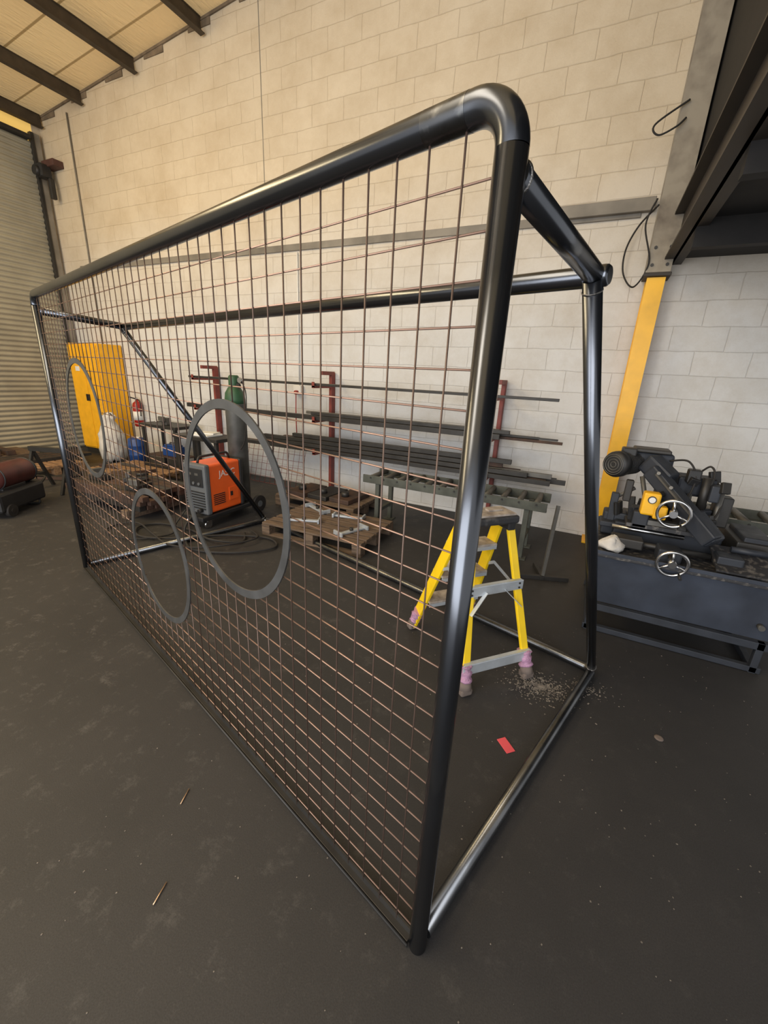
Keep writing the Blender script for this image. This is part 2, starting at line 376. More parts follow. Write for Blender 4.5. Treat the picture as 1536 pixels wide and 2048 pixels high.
b.box((0.44,2.4,3.0),(0.02,5.5,0.36),'mezzbeam'); b.box((0.44,2.4,2.83),(0.16,5.5,0.02),'mezzbeam'); b.box((0.44,2.4,3.18),(0.16,5.5,0.02),'mezzbeam')
b.obj('wall_east',kind='structure')

col=empty('steel_column',(0.33,5.05,0),0,'steel stanchion, yellow painted lower half, against block wall','column')
b=MB()
b.box((0,0,1.34),(0.014,0.2,2.68),'yellow'); b.box((0,-0.1,1.34),(0.15,0.014,2.68),'yellow'); b.box((0,0.1,1.34),(0.15,0.014,2.68),'yellow'); b.box((0,0,0.01),(0.3,0.26,0.02),'yellow',bev=0.003)
b.obj('lower_column',col,'yellow painted lower column')
b=MB()
b.box((0,0,4.55),(0.02,0.2,3.7),'colgrey'); b.box((0,-0.1,4.55),(0.2,0.016,3.7),'colgrey'); b.box((0,0.1,4.55),(0.2,0.016,3.7),'colgrey'); b.box((0,-0.02,2.7),(0.22,0.24,0.03),'mezzbeam',bev=0.004)
b.box((0,-0.112,2.85),(0.2,0.012,0.26),'colgrey',bev=0.003)
for z in (2.78,2.92):
    for x in (-.06,.06): b.cyl((x,-0.13,z),(x,-0.115,z),0.014,'steel_dark',seg=6)
b.obj('upper_column',col,'off-white upper column')

# ---------------------------------------------------------------- GOAL
GA=math.radians(-16.02)
goal=empty('football_goal',(-0.186,0.802,0),GA,'bare steel football goal frame with mesh and target rings','goal')
W=3.62; H=2.122; R=0.0272; RB=0.072
for gx in (0,-W):
    b=MB(); b.cyl((gx,0,0),(gx,0,H-RB),R,'tube',seg=40); b.obj('goal_post',goal)
b=MB(); p=fillet([(0,0,H-RB),(0,0,H),(-W,0,H),(-W,0,H-RB)],RB-0.0001,n=14)
b.sweep(p[1:],R,'tube',seg=40,cap=False)
b.sweep([Vector((-RB-0.01,0,H)),Vector((-RB-0.10,0,H))],R+0.0003,'ground',seg=40,cap=False)
b.obj('crossbar',goal)
ZS=2.02; ZA=1.975; YB=0.54; YG=1.77
for gx in (-0.0,-W):
    xe=gx-0.02
    b=MB(); b.cyl((gx,0.015,ZS),(xe,YB+0.02,ZA),R-0.001,'tube',seg=32); b.torus((gx,R+0.001,ZS-0.001),(0,1,0),R-0.001,0.003,'weld',seg=6); b.obj('top_arm',goal)
    b=MB(); p0=Vector((xe,YB,ZA-0.01)); p1=Vector((gx-0.005,YG-0.02,0.05)); b.cyl(p0,p1,R-0.002,'tube',seg=32)
    d=(p1-p0).normalized()
    b.torus(p0+d*0.03,d,R-0.003,0.003,'weld',seg=6); b.torus(p1-d*0.02,d,R-0.002,0.005,'weld',seg=6)
    b.obj('back_strut',goal)
b=MB(); b.sweep([(0.016,YB+0.02,ZA),(0.010,YB+0.02,ZA),(0.002,YB+0.02,ZA),(-W-0.03,YB+0.02,ZA)],[R-0.006,R-0.001,R,R],'tube',seg=32)
b.obj('rear_crossbar',goal)
b=MB(); b.sweep(fillet([(0,0.03,0.03),(0,YG,0.03),(-W,YG,0.03),(-W,0.03,0.03)],0.05,n=8),0.0265,'tube2',seg=28)
b.obj('ground_frame',goal,'brighter steel floor tube')
b=MB(); b.box((-W/2,-0.002,0.006),(W-0.05,0.04,0.008),'steel_dark',bev=0.002); b.box((-W/2,0.0,0.022),(W-0.06,0.006,0.03),'steel_dark'); b.cyl((-W+0.02,-0.028,0.008),(-0.02,-0.028,0.008),0.005,'steel_dark',seg=8); b.obj('bottom_flat_bar',goal)
rings=[(-0.985,1.225),(-1.81,0.722),(-2.80,1.34)]; RR=0.372; RI=0.34
b=MB(); step=0.0766
def spans(lo,hi,cuts):
    cur=[(lo,hi)]
    for a,c in cuts:
        nxt=[]
        for (p,q) in cur:
            if c<=p or a>=q: nxt.append((p,q)); continue
            if a>p: nxt.append((p,a))
            if c<q: nxt.append((c,q))
        cur=nxt
    return cur
RC=0.355; zt=H-0.02; WR=0.0023
for i in range(46):
    x=-0.087-i*step
    if x<-W+0.03: break
    cuts=[]
    for cx,cz in rings:
        d=RC*RC-(x-cx)**2
        if d>0: cuts.append((cz-math.sqrt(d),cz+math.sqrt(d)))
    for p,q in spans(0.02,zt,cuts): b.cyl((x,-0.0023,p),(x,-0.0023,q),WR,'wire_dark',seg=6)
for k in range(27):
    z=2.02-k*0.0757
    cuts=[]
    for cx,cz in rings:
        d=RC*RC-(z-cz)**2
        if d>0: cuts.append((cx-math.sqrt(d),cx+math.sqrt(d)))
    for p,q in spans(-W+0.01,-0.01,cuts): b.cyl((p,0.0023,z),(q,0.0023,z),WR,'wire_warm_lit',seg=6)
b.obj('wire_mesh_panel',goal,'welded wire mesh panel with painted warm light')
for cx,cz in rings:
    b=MB(); b.annulus((cx,-0.008,cz),RI,RR,0.006,'ring'); b.obj('target_ring',goal,'flat steel target ring')

# ---------------------------------------------------------------- STEPLADDER
lad=empty('stepladder',(-0.46,2.335,0),math.radians(48),'small yellow fibreglass stepladder with lilac wrapped feet','ladder')
top=0.95
def lerp(a,b,t): return Vector(a)+(Vector(b)-Vector(a))*t
A0,A1=Vector((-0.22,-0.34,0.03)),Vector((-0.125,-0.10,top-0.02))
B0,B1=Vector((0.22,-0.34,0.03)),Vector((0.125,-0.10,top-0.02))
C0,C1=Vector((-0.22,0.34,0.03)),Vector((-0.13,-0.01,top))
D0,D1=Vector((0.22,0.34,0.03)),Vector((0.13,-0.01,top))
for p,q in ((A0,A1),(B0,B1)):
    b=MB(); b.beam(p,q,0.048,0.022,'yellow_lad',up=(0,1,0),bev=0.004); b.beam(lerp(p,q,.02)+Vector((0,0.014,0)),lerp(p,q,.98)+Vector((0,0.014,0)),0.012,0.02,'yellow_lad',up=(0,1,0)); b.obj('support_leg',lad)
for p,q in ((C0,C1),(D0,D1)):
    b=MB(); b.beam(p,q,0.022,0.08,'yellow_lad',up=(0,1,0),bev=0.004); b.obj('side_rail',lad)
b=MB(); b.box((0,-0.055,top+0.002),(0.32,0.18,0.05),'dusty',bev=0.014); b.box((0,-0.055,top+0.03),(0.29,0.15,0.016),'tread',bev=0.006)
b.box((0.04,-0.05,top+0.042),(0.1,0.04,0.012),'tread',bev=0.004)
for sx in (-0.12,0.12): b.box((sx,-0.055,top-0.035),(0.05,0.16,0.06),'black',bev=0.008)
b.obj('top_cap',lad,'dusty black plastic top cap')
for i,t in enumerate((0.27,0.52,0.77)):
    p=lerp(C0,C1,t); q=lerp(D0,D1,t); b=MB()
    b.box(((p.x+q.x)/2,p.y,p.z),(q.x-p.x-0.01,0.13,0.016),'tread',bev=0.004)
    for yy in (-0.06,0.06): b.box(((p.x+q.x)/2,p.y+yy,p.z-0.014),(q.x-p.x-0.01,0.006,0.035),'alu')
    b.obj('tread',lad,'dusty metal tread')
for t,h in ((0.13,0.065),(0.60,0.06)):
    p=lerp(A0,A1,t); q=lerp(B0,B1,t); b=MB()
    b.box(((p.x+q.x)/2,p.y-0.018,p.z),(q.x-p.x+0.06,0.01,h),'alu',bev=0.003)
    b.box(((p.x+q.x)/2,p.y-0.008,p.z+h/2),(q.x-p.x+0.04,0.025,0.005),'alu')
    for s_ in (p,q):
        for dz in (-.014,.014): b.cyl((s_.x,p.y-0.028,p.z+dz),(s_.x,p.y-0.02,p.z+dz),0.006,'steel_dark',seg=8)
    b.obj('cross_brace',lad,'aluminium cross brace')
p=lerp(A0,A1,0.46); q=lerp(A0,A1,0.585); r_=lerp(B0,B1,0.585); s_=lerp(B0,B1,0.46)
b=MB(); b.beam((p.x,p.y-0.02,p.z),(q.x+0.1,q.y-0.02,q.z),0.022,0.004,'alu'); b.obj('diagonal_brace',lad,'aluminium diagonal brace')
b=MB(); b.beam((s_.x,s_.y-0.02,s_.z),(r_.x-0.1,r_.y-0.02,r_.z),0.022,0.004,'alu'); b.obj('diagonal_brace',lad,'aluminium diagonal brace')
for sx in (-1,1):
    b=MB(); b.beam((sx*0.17,lerp(A0,A1,.55).y,0.53),(sx*0.17,0.04,0.6),0.004,0.02,'alu'); b.beam((sx*0.17,0.04,0.6),(sx*0.17,lerp(C0,C1,.5).y,0.53),0.004,0.02,'alu'); b.obj('spreader',lad)
for p,q in ((A0,A1),(B0,B1),(C0,C1),(D0,D1)):
    d=(q-p).normalized(); b=MB()
    ts=[0.045+0.014*i for i in range(8)]
    b.sweep([p+d*t for t in ts],[0.036+0.007*math.sin(i*2.1) for i in range(8)],'lilac',seg=14); b.jitter(0.005); b.obj('foot_wrap',lad,'crumpled lilac wrap')
    b=MB(); b.box((p.x,p.y,0.022),(0.075,0.06,0.043),'foam',bev=0.012); b.sweep([Vector((p.x,p.y,0.03)),p+d*0.05],[0.04,0.033],'foam',seg=12); b.obj('foot',lad)
b=MB(); b.lathe((0,0,0),[(0.05,0),(0.06,0.015),(0.045,0.04),(0.02,0.055)],'cloth',seg=14); b.jitter(0.008)
pt=lerp(C0,C1,0.52); wv=Matrix.Rotation(math.radians(48),3,'Z')@Vector((-0.05,pt.y,0))
b.obj('cloth_rag',label='crumpled pale rag lying on stepladder tread',cat='rag',loc=(-0.46+wv.x,2.335+wv.y,pt.z+0.018))

# ---------------------------------------------------------------- BANDSAW
saw=empty('band_saw',(0.70,3.45,0),0,'dark navy metal-cutting band saw on coolant tank base','band saw')
b=MB()
b.prism([(-0.46,-0.37,0.22),(0.57,-0.37,0.22),(0.62,-0.41,0.585),(-0.50,-0.41,0.585)],(0,0.78,0),'navy2')
b.box((0.06,0,0.595),(1.16,0.88,0.02),'swarfy',bev=0.004)
for y in (-0.43,0.43): b.box((0.06,y,0.607),(1.16,0.012,0.045),'navy2',bev=0.003)
for x in (-0.515,0.635): b.box((x,0,0.607),(0.012,0.87,0.045),'navy2',bev=0.003)
b.cyl((0.5,-0.42,0.32),(0.5,-0.38,0.32),0.018,'steel_grey',seg=10)
b.obj('coolant_tank',saw,'navy painted coolant tank base')
b=MB()
for y in (-0.40,0.36):
    b.box((0.05,y,0.195),(1.04,0.04,0.05),'navy',bev=0.003); b.box((0.05,y,0.025),(1.04,0.04,0.04),'navy',bev=0.003)
    for x in (-0.44,0.53): b.box((x,y,0.11),(0.04,0.04,0.22),'navy',bev=0.003)
for x in (-0.44,0.53): b.box((x,-0.02,0.025),(0.04,0.8,0.04),'navy',bev=0.003)
b.obj('base_stand',saw)
b=MB()
b.box((-0.05,0.12,0.68),(0.66,0.34,0.13),'navy',bev=0.012); b.box((-0.05,0.06,0.765),(0.54,0.42,0.03),'swarfy',bev=0.004)
b.box((-0.24,-0.04,0.81),(0.10,0.22,0.12),'navy',bev=0.01); b.box((0.02,-0.02,0.82),(0.06,0.24,0.13),'steel_dark',bev=0.01); b.box((-0.1,-0.1,0.79),(0.2,0.06,0.05),'steel_grey',bev=0.006)
b.box((-0.38,0.1,0.70),(0.16,0.14,0.18),'navy',bev=0.012)
b.cyl((-0.40,-0.1,0.72),(0.05,-0.1,0.72),0.016,'chrome',seg=12); b.cyl((-0.34,-0.2,0.65),(0.2,-0.2,0.65),0.02,'steel_dark',seg=12)
b.box((-0.30,-0.22,0.66),(0.20,0.12,0.07),'steel_dark',bev=0.01)
b.box((-0.05,-0.28,0.64),(0.14,0.14,0.10),'navy',bev=0.012)
for i in range(14):
    x=random.uniform(-0.42,0.3); y=random.uniform(-0.15,0.3); z=0.78; hh=random.uniform(0.04,0.14)
    b.box((x,y,z+hh/2),(random.uniform(.02,.06),random.uniform(.02,.06),hh),random.choice(['navy','steel_dark','black','steel_grey']),rot=(random.uniform(-.2,.2),random.uniform(-.2,.2),random.uniform(0,1.5)),bev=0.004)
b.obj('vise_bed',saw)
b=MB(); b.box((-0.41,0.05,0.82),(0.05,0.06,0.24),'navy',bev=0.006); b.box((-0.40,0.03,0.71),(0.16,0.16,0.04),'navy',bev=0.008); b.cyl((-0.41,0.05,0.9),(-0.3,0.02,1.0),0.014,'steel_grey',seg=10); b.box((-0.34,0.0,0.98),(0.05,0.05,0.16),'steel_dark',bev=0.008); b.obj('work_stop_post',saw)
b=MB()
p0=Vector((-0.22,0.06,1.14)); p1=Vector((0.17,-0.25,0.77))
b.beam(p0,p1,0.09,0.11,'navy',bev=0.012)
d=(p1-p0).normalized()
b.beam(p0+Vector((-0.02,0.10,0.05)),p0+d*0.20+Vector((0,0.10,0.05)),0.14,0.14,'navy',bev=0.02)
b.beam(p0+d*0.40+Vector((0.02,0.04,0.0)),p1+Vector((0.03,0.04,-0.02)),0.15,0.10,'navy',bev=0.025)
b.beam(p0+d*0.05+Vector((0,-0.063,0.02)),p0+d*0.4+Vector((0,-0.063,0.02)),0.05,0.012,'steel_grey')
for t in (0.1,0.3,0.6): b.cyl(p0+d*(t*0.65)+Vector((0,-0.05,0.03)),p0+d*(t*0.65)+Vector((-0.01,-0.085,0.04)),0.012,'steel_grey',seg=10)
b.cyl(p0+d*0.25+Vector((-0.07,-0.03,0.02)),p0+d*0.25+Vector((-0.16,-0.06,-0.03)),0.02,'steel_dark',seg=12)
b.cyl(p0+Vector((-0.05,-0.02,-0.05)),Vector((-0.18,-0.02,0.8)),0.016,'steel_grey',seg=12)
b.obj('saw_arm',saw,'slanted navy saw frame')
b=MB()
b.box((-0.24,0.30,1.17),(0.34,0.18,0.14),'navy',bev=0.02); b.box((0.10,0.28,1.03),(0.24,0.2,0.14),'navy',bev=0.02); b.box((-0.22,0.28,1.255),(0.24,0.18,0.03),'steel_dark',bev=0.01)
b.box((-0.02,0.30,0.92),(0.22,0.16,0.34),'navy',bev=0.015); b.cyl((0.14,0.12,0.86),(0.14,0.12,1.12),0.03,'steel_dark'); b.cyl((0.24,0.1,0.7),(0.24,0.12,1.02),0.018,'steel_grey'); b.box((0.28,0.20,0.88),(0.10,0.12,0.22),'steel_dark',bev=0.01)
b.cyl((-0.02,0.1,0.8),(-0.06,0.12,1.1),0.022,'black',seg=12); b.cyl((0.05,0.05,0.8),(0.05,0.08,1.0),0.015,'steel_grey',seg=12)
b.box((0.05,0.12,1.12),(0.08,0.08,0.10),'black',bev=0.01); b.box((0.19,0.1,1.02),(0.06,0.08,0.12),'navy',bev=0.01)
for i in range(10):
    x=random.uniform(-0.05,0.3); y=random.uniform(0.05,0.3); z=random.uniform(0.85,1.12)
    b.box((x,y,z),(random.uniform(.03,.07),random.uniform(.03,.06),random.uniform(.03,.09)),random.choice(['navy','steel_dark','black']),rot=(random.uniform(-.4,.4),random.uniform(-.4,.4),0.3),bev=0.005)
for q in ([(0.1,0.25,1.12),(0.15,0.2,1.19),(0.18,0.16,1.12),(0.15,0.14,0.9)],[(-0.1,0.2,1.2),(0.0,0.12,1.22),(0.06,0.08,1.1),(0.02,0.05,0.9)],[(0.2,0.2,1.1),(0.26,0.15,1.0),(0.22,0.05,0.85),(0.1,0.0,0.78)]):
    b.sweep(smooth_path(q),0.007,'rubber',seg=8)
b.obj('gearbox_housing',saw)
b=MB(); mc=Vector((-0.47,0.04,1.15)); ax=Vector((0.55,0.83,0)).normalized()
b.lathe(mc,[(0.06,0),(0.09,0.01),(0.098,0.03),(0.098,0.08),(0.082,0.085),(0.082,0.26),(0.06,0.28)],'black',axis=ax)
for i in range(10): b.torus(mc+ax*(0.09+0.018*i),ax,0.086,0.004,'black',n=24,seg=5)
for rr in (0.02,0.04,0.06,0.075): b.torus(mc-ax*0.002,ax,rr,0.003,'steel_grey',n=24,seg=5)
b.box(mc+ax*0.17+Vector((0,0,0.09)),(0.1,0.1,0.06),'black',bev=0.01)
b.obj('motor',saw,'black finned electric motor')
b=MB(); b.box((-0.205,-0.14,0.94),(0.105,0.09,0.16),'yellow',bev=0.014); b.box((-0.14,-0.16,0.89),(0.08,0.07,0.09),'yellow',bev=0.01); b.cyl((-0.205,-0.195,0.975),(-0.205,-0.183,0.975),0.026,'steel_dark'); b.cyl((-0.205,-0.198,0.975),(-0.205,-0.195,0.975),0.020,'white'); b.obj('yellow_valve_block',saw,'yellow block with pressure dial')
def handwheel(c,axis,Rr):
    b=MB(); c=Vector(c); ax=Vector(axis).normalized()
    b.torus(c,ax,Rr,0.010,'chrome',n=36,seg=10); b.cyl(c-ax*0.02,c+ax*0.04,0.024,'chrome')
    u=Vector((0,0,1)); a=ax.cross(u).normalized(); v=ax.cross(a)
    for k in range(3):
        t=2*math.pi*k/3+0.4; b.cyl(c,c+(a*math.cos(t)+v*math.sin(t))*Rr,0.008,'chrome',seg=8)
    b.cyl(c+(a*math.cos(.9)+v*math.sin(.9))*Rr,c+(a*math.cos(.9)+v*math.sin(.9))*Rr-ax*0.06,0.01,'black',seg=10)
    b.cyl(c+ax*0.03,c+ax*0.13,0.014,'steel_dark',seg=12)
    b.obj('hand_wheel',saw,'chrome three-spoke hand wheel')
handwheel((-0.08,-0.27,0.92),(0.15,1,0.1),0.092)
handwheel((-0.05,-0.46,0.64),(0.0,1,0.15),0.085)
b=MB(); b.box((0.44,0.12,0.69),(0.20,0.46,0.14),'steel_dark',bev=0.01); b.box((0.46,0.1,0.77),(0.16,0.36,0.04),'navy',bev=0.01); b.cyl((0.30,-0.17,0.72),(0.5,-0.17,0.72),0.02,'navy'); b.box((0.28,-0.25,0.66),(0.14,0.12,0.08),'navy',bev=0.01); b.prism([(0.2,-0.38,0.62),(0.56,-0.38,0.62),(0.56,-0.1,0.70),(0.2,-0.1,0.70)],(0,0,0.012),'swarfy'); b.obj('guide_block',saw)
b=MB(); b.lathe((0,0,0),[(0.09,0),(0.085,0.02),(0.06,0.05),(0.02,0.075)],'cloth',seg=16); b.jitter(0.015); b.obj('cloth_rag',label='white crumpled rag on band saw tray',cat='rag',loc=(0.31,3.17,0.622))

def roller_table(loc,L_,Wd,h,label,nroll):
    e=empty('roller_table',loc,0,label,'roller table')
    b=MB()
    for y in (-Wd/2,Wd/2): b.box((0,y,h-0.05),(L_,0.02,0.09),'paint_green',bev=0.004); b.box((0,y+(0.02 if y<0 else -0.02),h-0.09),(L_,0.04,0.012),'paint_green')
    b.obj('side_frame',e)
    for sx in (-1,1):
        x=sx*(L_/2-0.18); b=MB()
        for y in (-Wd/2+0.03,Wd/2-0.03): b.box((x,y,(h-0.08)/2),(0.05,0.05,h-0.08),'paint_green',bev=0.004); b.box((x,y,0.006),(0.12,0.1,0.012),'paint_green')
        b.box((x,0,0.2),(0.04,Wd-0.06,0.04),'paint_green'); b.obj('trestle_leg',e)
    for i in range(nroll):
        x=-L_/2+0.1+i*(L_-0.2)/(nroll-1); b=MB(); b.cyl((x,-Wd/2+0.012,h-0.03),(x,Wd/2-0.012,h-0.03),0.028,'steel_grey',seg=16); b.cyl((x,-Wd/2-0.02,h-0.03),(x,Wd/2+0.02,h-0.03),0.01,'steel_dark',seg=8); b.obj('roller',e)
    return e
roller_table((-1.2,4.27,0),2.0,0.42,0.62,'grey-green steel roller conveyor table beside wall rack',12)
roller_table((1.9,4.3,0),1.8,0.45,0.74,'steel roller outfeed table behind band saw',9)

# ---------------------------------------------------------------- wall rack and bars
for x in (-5.58,-3.33,-0.95):
    e=empty('rack_upright',(x,5.13,0),0,'oxide red steel rack upright holding bars on wall','rack upright',group='red rack uprights along the block wall')
    b=MB(); b.box((0,0,0.85),(0.045,0.09,1.7),'red_paint',bev=0.004); b.box((0,-0.02,0.006),(0.12,0.14,0.012),'red_paint'); b.obj('post',e)
    for z in (0.62,1.06,1.51):
        b=MB(); b.beam((0,-0.04,z),(0,-0.46,z+0.0),0.04,0.03,'red_paint'); b.box((0,-0.455,z+0.03),(0.04,0.01,0.07),'red_paint'); b.obj('arm',e)
    b=MB(); b.box((0,-0.12,1.69),(0.05,0.3,0.05),'red_paint',bev=0.004); b.obj('arm',e)
bars=[(-5.7,-0.30,4.72,1.542,.05,.03,'steel_dark'),(-5.4,-1.0,4.84,1.542,.04,.03,'steel_grey'),
 (-5.8,-0.85,4.73,1.11,.06,.06,'steel_dark'),(-5.4,-0.2,4.82,1.093,.03,.03,'rust'),(-3.45,-0.45,4.89,1.105,.05,.05,'steel_dark'),(-3.5,-0.8,4.97,1.11,.06,.06,'steel_dark'),(-3.6,-0.25,4.82,1.124,.03,.02,'steel_dark'),(-3.4,-0.75,4.74,1.165,.05,.04,'steel_dark'),(-3.6,-0.9,4.90,1.155,.05,.04,'steel_grey'),
 (-5.5,-0.25,4.74,0.66,.05,.05,'steel_dark'),(-5.6,-0.3,4.81,0.66,.05,.05,'rust'),(-4.4,-0.1,4.88,0.66,.05,.05,'steel_dark'),(-4.2,-0.2,4.95,0.66,.05,.05,'steel_dark'),(-4.3,-0.5,4.78,0.715,.05,.05,'steel_dark'),(-4.1,-0.25,4.85,0.715,.05,.05,'steel_grey'),(-3.9,-0.6,4.92,0.715,.05,.05,'rust'),(-4.3,-1.0,4.80,0.77,.05,.05,'steel_dark'),(-4.0,-0.8,4.88,0.77,.05,.05,'rust'),(-3.8,-0.7,4.84,0.825,.06,.05,'steel_dark')]
for x0,x1,y,z,w,h,m in bars:
    b=MB(); b.box((0,0,0),(x1-x0,w,h),m,bev=0.003); o=b.obj('steel_bar',label='long steel bar lying on red wall rack',cat='steel bar',group='steel bars on the wall rack',loc=((x0+x1)/2,y,z),rot=(0,0,random.uniform(-.003,.003)))

b=MB()
for i in range(13): b.cyl((i*0.1,0,0),(i*0.1,0.0,0.62),0.003,'red_paint',seg=5)
for i in range(7): b.cyl((0,0.005,i*0.1),(1.2,0.005,i*0.1),0.003,'red_paint',seg=5)
b.obj('mesh_sheet',label='rusty welded mesh sheet leaning under wall rack',cat='wire mesh',loc=(-4.9,4.86,0.01),rot=(math.radians(-14),0,0))

b=MB(); b.box((-3.93,WY-0.04,1.44),(0.14,0.07,0.12),'white',bev=0.01); b.box((-3.93,WY-0.09,1.40),(0.06,0.07,0.06),'red',bev=0.02)
b.sweep(smooth_path([(-3.93,WY-0.1,1.37),(-3.92,WY-0.12,1.1),(-3.96,WY-0.06,0.8)]),0.008,'red',seg=6)
b.obj('wall_socket',label='white wall socket with red plug and cable',cat='socket')
b=MB(); b.sweep(smooth_path([(0.28,4.92,3.98),(0.06,4.9,3.84),(0.10,4.9,3.76),(0.22,4.9,3.80),(0.28,4.92,3.86)]),0.008,'rubber',seg=6); b.obj('hanging_cable',label='black cable loop hanging from steel column',cat='cable')
b=MB(); b.sweep(smooth_path([(0.22,4.92,3.25),(0.10,5.1,3.15),(0.03,5.08,2.95),(0.05,5.08,2.75),(0.16,5.02,2.62),(0.24,4.92,2.8),(0.15,4.92,3.1),(0.2,4.92,3.3)]),0.008,'rubber',seg=6); b.obj('hanging_cable',label='looped black cable against white block wall',cat='cable')

# ---------------------------------------------------------------- yellow cabinet
cab=empty('yellow_cabinet',(-8.38,4.93,0),0,'tall yellow steel cabinet standing against block wall','cabinet')
b=MB(); b.box((0,0.01,1.04),(0.86,0.44,1.9),'yellow_cab',bev=0.008); b.box((0,0.0,0.04),(0.8,0.4,0.08),'steel_dark'); b.obj('body',cab)
for sx in (-1,1):
    b=MB(); b.box((sx*0.212,-0.222,1.04),(0.41,0.02,1.84),'yellow_cab',bev=0.004); d_=b.obj('door',cab)
    b=MB(); b.box((sx*0.03,-0.245,1.05),(0.02,0.03,0.12),'black',bev=0.004); b.obj('handle',d_)
b=MB(); b.box((-0.2,-0.236,1.55),(0.12,0.006,0.08),'white'); b.obj('label_plate',cab,'white label plate')

ext=empty('fire_extinguisher',(-7.62,5.098,0.56),0,'red fire extinguisher hung on block wall','fire extinguisher')
b=MB(); b.lathe((0,0,0),[(0.07,0),(0.085,0.02),(0.085,0.38),(0.07,0.43),(0.03,0.46),(0.025,0.49)],'red'); b.obj('body',ext)
b=MB(); b.lathe((0,0,0.12),[(0.0862,0),(0.0862,0.16)],'white'); b.obj('paper_label',ext,'white paper label')
b=MB(); b.beam((0,0,0.5),(0,-0.13,0.54),0.03,0.02,'black'); b.cyl((0,0,0.48),(0,0,0.53),0.02,'chrome'); b.sweep(smooth_path([(0.02,0,0.5),(0.12,-0.02,0.45),(0.11,-0.03,0.2)]),0.01,'black',seg=8); b.obj('valve_and_hose',ext)

# ---------------------------------------------------------------- pallets
def pallet(loc,rz,label,wood='wood',L_=1.2,Wd=0.8):
    b=MB()
    for i in range(7): b.box((0,-Wd/2+0.05+i*(Wd-0.1)/6,0.133),(L_,0.085,0.02),wood,bev=0.002,rot=(0,0,random.uniform(-.01,.01)))
    for x in (-L_/2+0.05,0,L_/2-0.05):
        b.box((x,0,0.112),(0.1,Wd,0.02),wood)
        for y in (-Wd/2+0.05,0,Wd/2-0.05): b.box((x,y,0.061),(0.1,0.1,0.08),wood,bev=0.003)
    for y in (-Wd/2+0.05,0,Wd/2-0.05): b.box((0,y,0.0105),(L_,0.09,0.02),wood)
    return b.obj('wooden_pallet',label=label,cat='pallet',loc=loc,rot=(0,0,rz))
PX=-2.36
pallet((PX,3.60,0),0.03,'worn wooden pallet carrying light metal brackets')
pallet((-2.95,4.46,0),0.0,'worn wooden pallet beside block wall',Wd=0.7)
pallet((-6.15,3.97,0),0.0,'light wooden pallet near work benches','wood2')
pallet((-7.8,3.4,0),0.0,'wooden pallet by roller shutter loaded with steel','wood2')
pallet((-8.9,3.2,0),math.pi/2,'wooden pallet by roller shutter','wood')
for (x,y,rz) in ((-0.23,-0.15,0.4),(0.12,0.22,0.2),(-0.33,0.25,2.7),(0.37,-0.15,1.2)):
    b=MB(); b.box((0,0,0.012),(0.36,0.05,0.02),'alu',bev=0.003); b.box((-0.17,0,0.024),(0.02,0.14,0.045),'alu',bev=0.003); b.box((0.17,0,0.024),(0.02,0.14,0.045),'alu',bev=0.003)
    b.cyl((0,0,0.02),(0,0,0.05),0.02,'steel_dark'); b.obj('metal_bracket',label='pale metal bracket lying on wooden pallet',cat='bracket',group='metal brackets on the pallet',loc=(PX+x,3.6+y,0.144),rot=(0,0,rz))
for i in range(3):
    b=MB(); b.box((0,0,0.03),(0.5,0.3,0.06),'rust' if i!=1 else 'steel_dark',bev=0.01); b.cyl((-.1,0,0.06),(-.1,0,0.12),0.05,'steel_dark'); b.obj('machined_block',label='dark machined steel block on pallet by wall',cat='steel block',group='machined blocks on pallet',loc=(-3.25+i*0.32,4.42+0.02*i,0.144),rot=(0,0,1.5))
for i in range(7):
    b=MB(); b.box((0,0,0),(0.05,1.5,0.05),'rust' if i%2 else 'steel_dark',bev=0.003); b.obj('steel_offcut',label='dark steel section stacked on pallet by roller shutter',cat='steel section',group='steel sections on pallet by shutter',loc=(-8.1+i*0.078,3.4,0.169),rot=(0,0,random.uniform(-.012,.012)))
for i in range(4):
    b=MB(); b.box((0,0,0),(0.8,0.12,0.08),'rust',bev=0.005); b.obj('steel_channel',label='dark steel channel laid across pallet by shutter',cat='steel channel',group='steel channels on pallet by shutter',loc=(-8.9,2.8+i*0.2,0.185))
for k in range(2):
    b=MB(); b.box((0,0,0.05),(0.1,0.84,0.1),'wood',bev=0.004); b.obj('timber_bearer',label='timber bearer under rusty steel tubes',cat='timber',loc=(-5.5+k*0.95,3.13,0))
for r_ in range(3):
    for i in range(8):
        b=MB(); b.box((0,0,0),(1.35+random.uniform(-.1,.1),0.08,0.06),'rust' if (i+r_)%3 else 'steel_dark',bev=0.004)
        b.obj('steel_tube',label='rusty rectangular steel tube in low stack',cat='steel tube',group='rusty steel tubes stacked on bearers',loc=(-5.03+random.uniform(-.04,.04),2.81+i*0.09,0.131+r_*0.061))
for i,(x,y) in enumerate(((-5.4,3.0),(-5.0,3.2),(-4.65,3.0))):
    b=MB(); b.box((0,0,0.03),(0.26,0.16,0.06),'steel_dark',bev=0.01); b.box((-0.08,0,0.09),(0.05,0.14,0.08),'steel_grey',bev=0.01); b.cyl((0.0,0,0.08),(0.14,0,0.08),0.018,'steel_dark',seg=10)
    b.obj('steel_casting',label='small dark steel casting on rusty tube stack',cat='casting',group='castings on the tube stack',loc=(x,y,0.284),rot=(0,0,i*0.9))
def scrap(x,y,z,ln,rz,m,label,grp):
    b=MB(); b.box((0,0.02,0.003),(ln,0.045,0.005),m); b.box((0,0,0.024),(ln,0.005,0.046),m)
    b.obj('angle_offcut',label=label,cat='steel offcut',group=grp,loc=(x,y,z),rot=(0,0,rz))
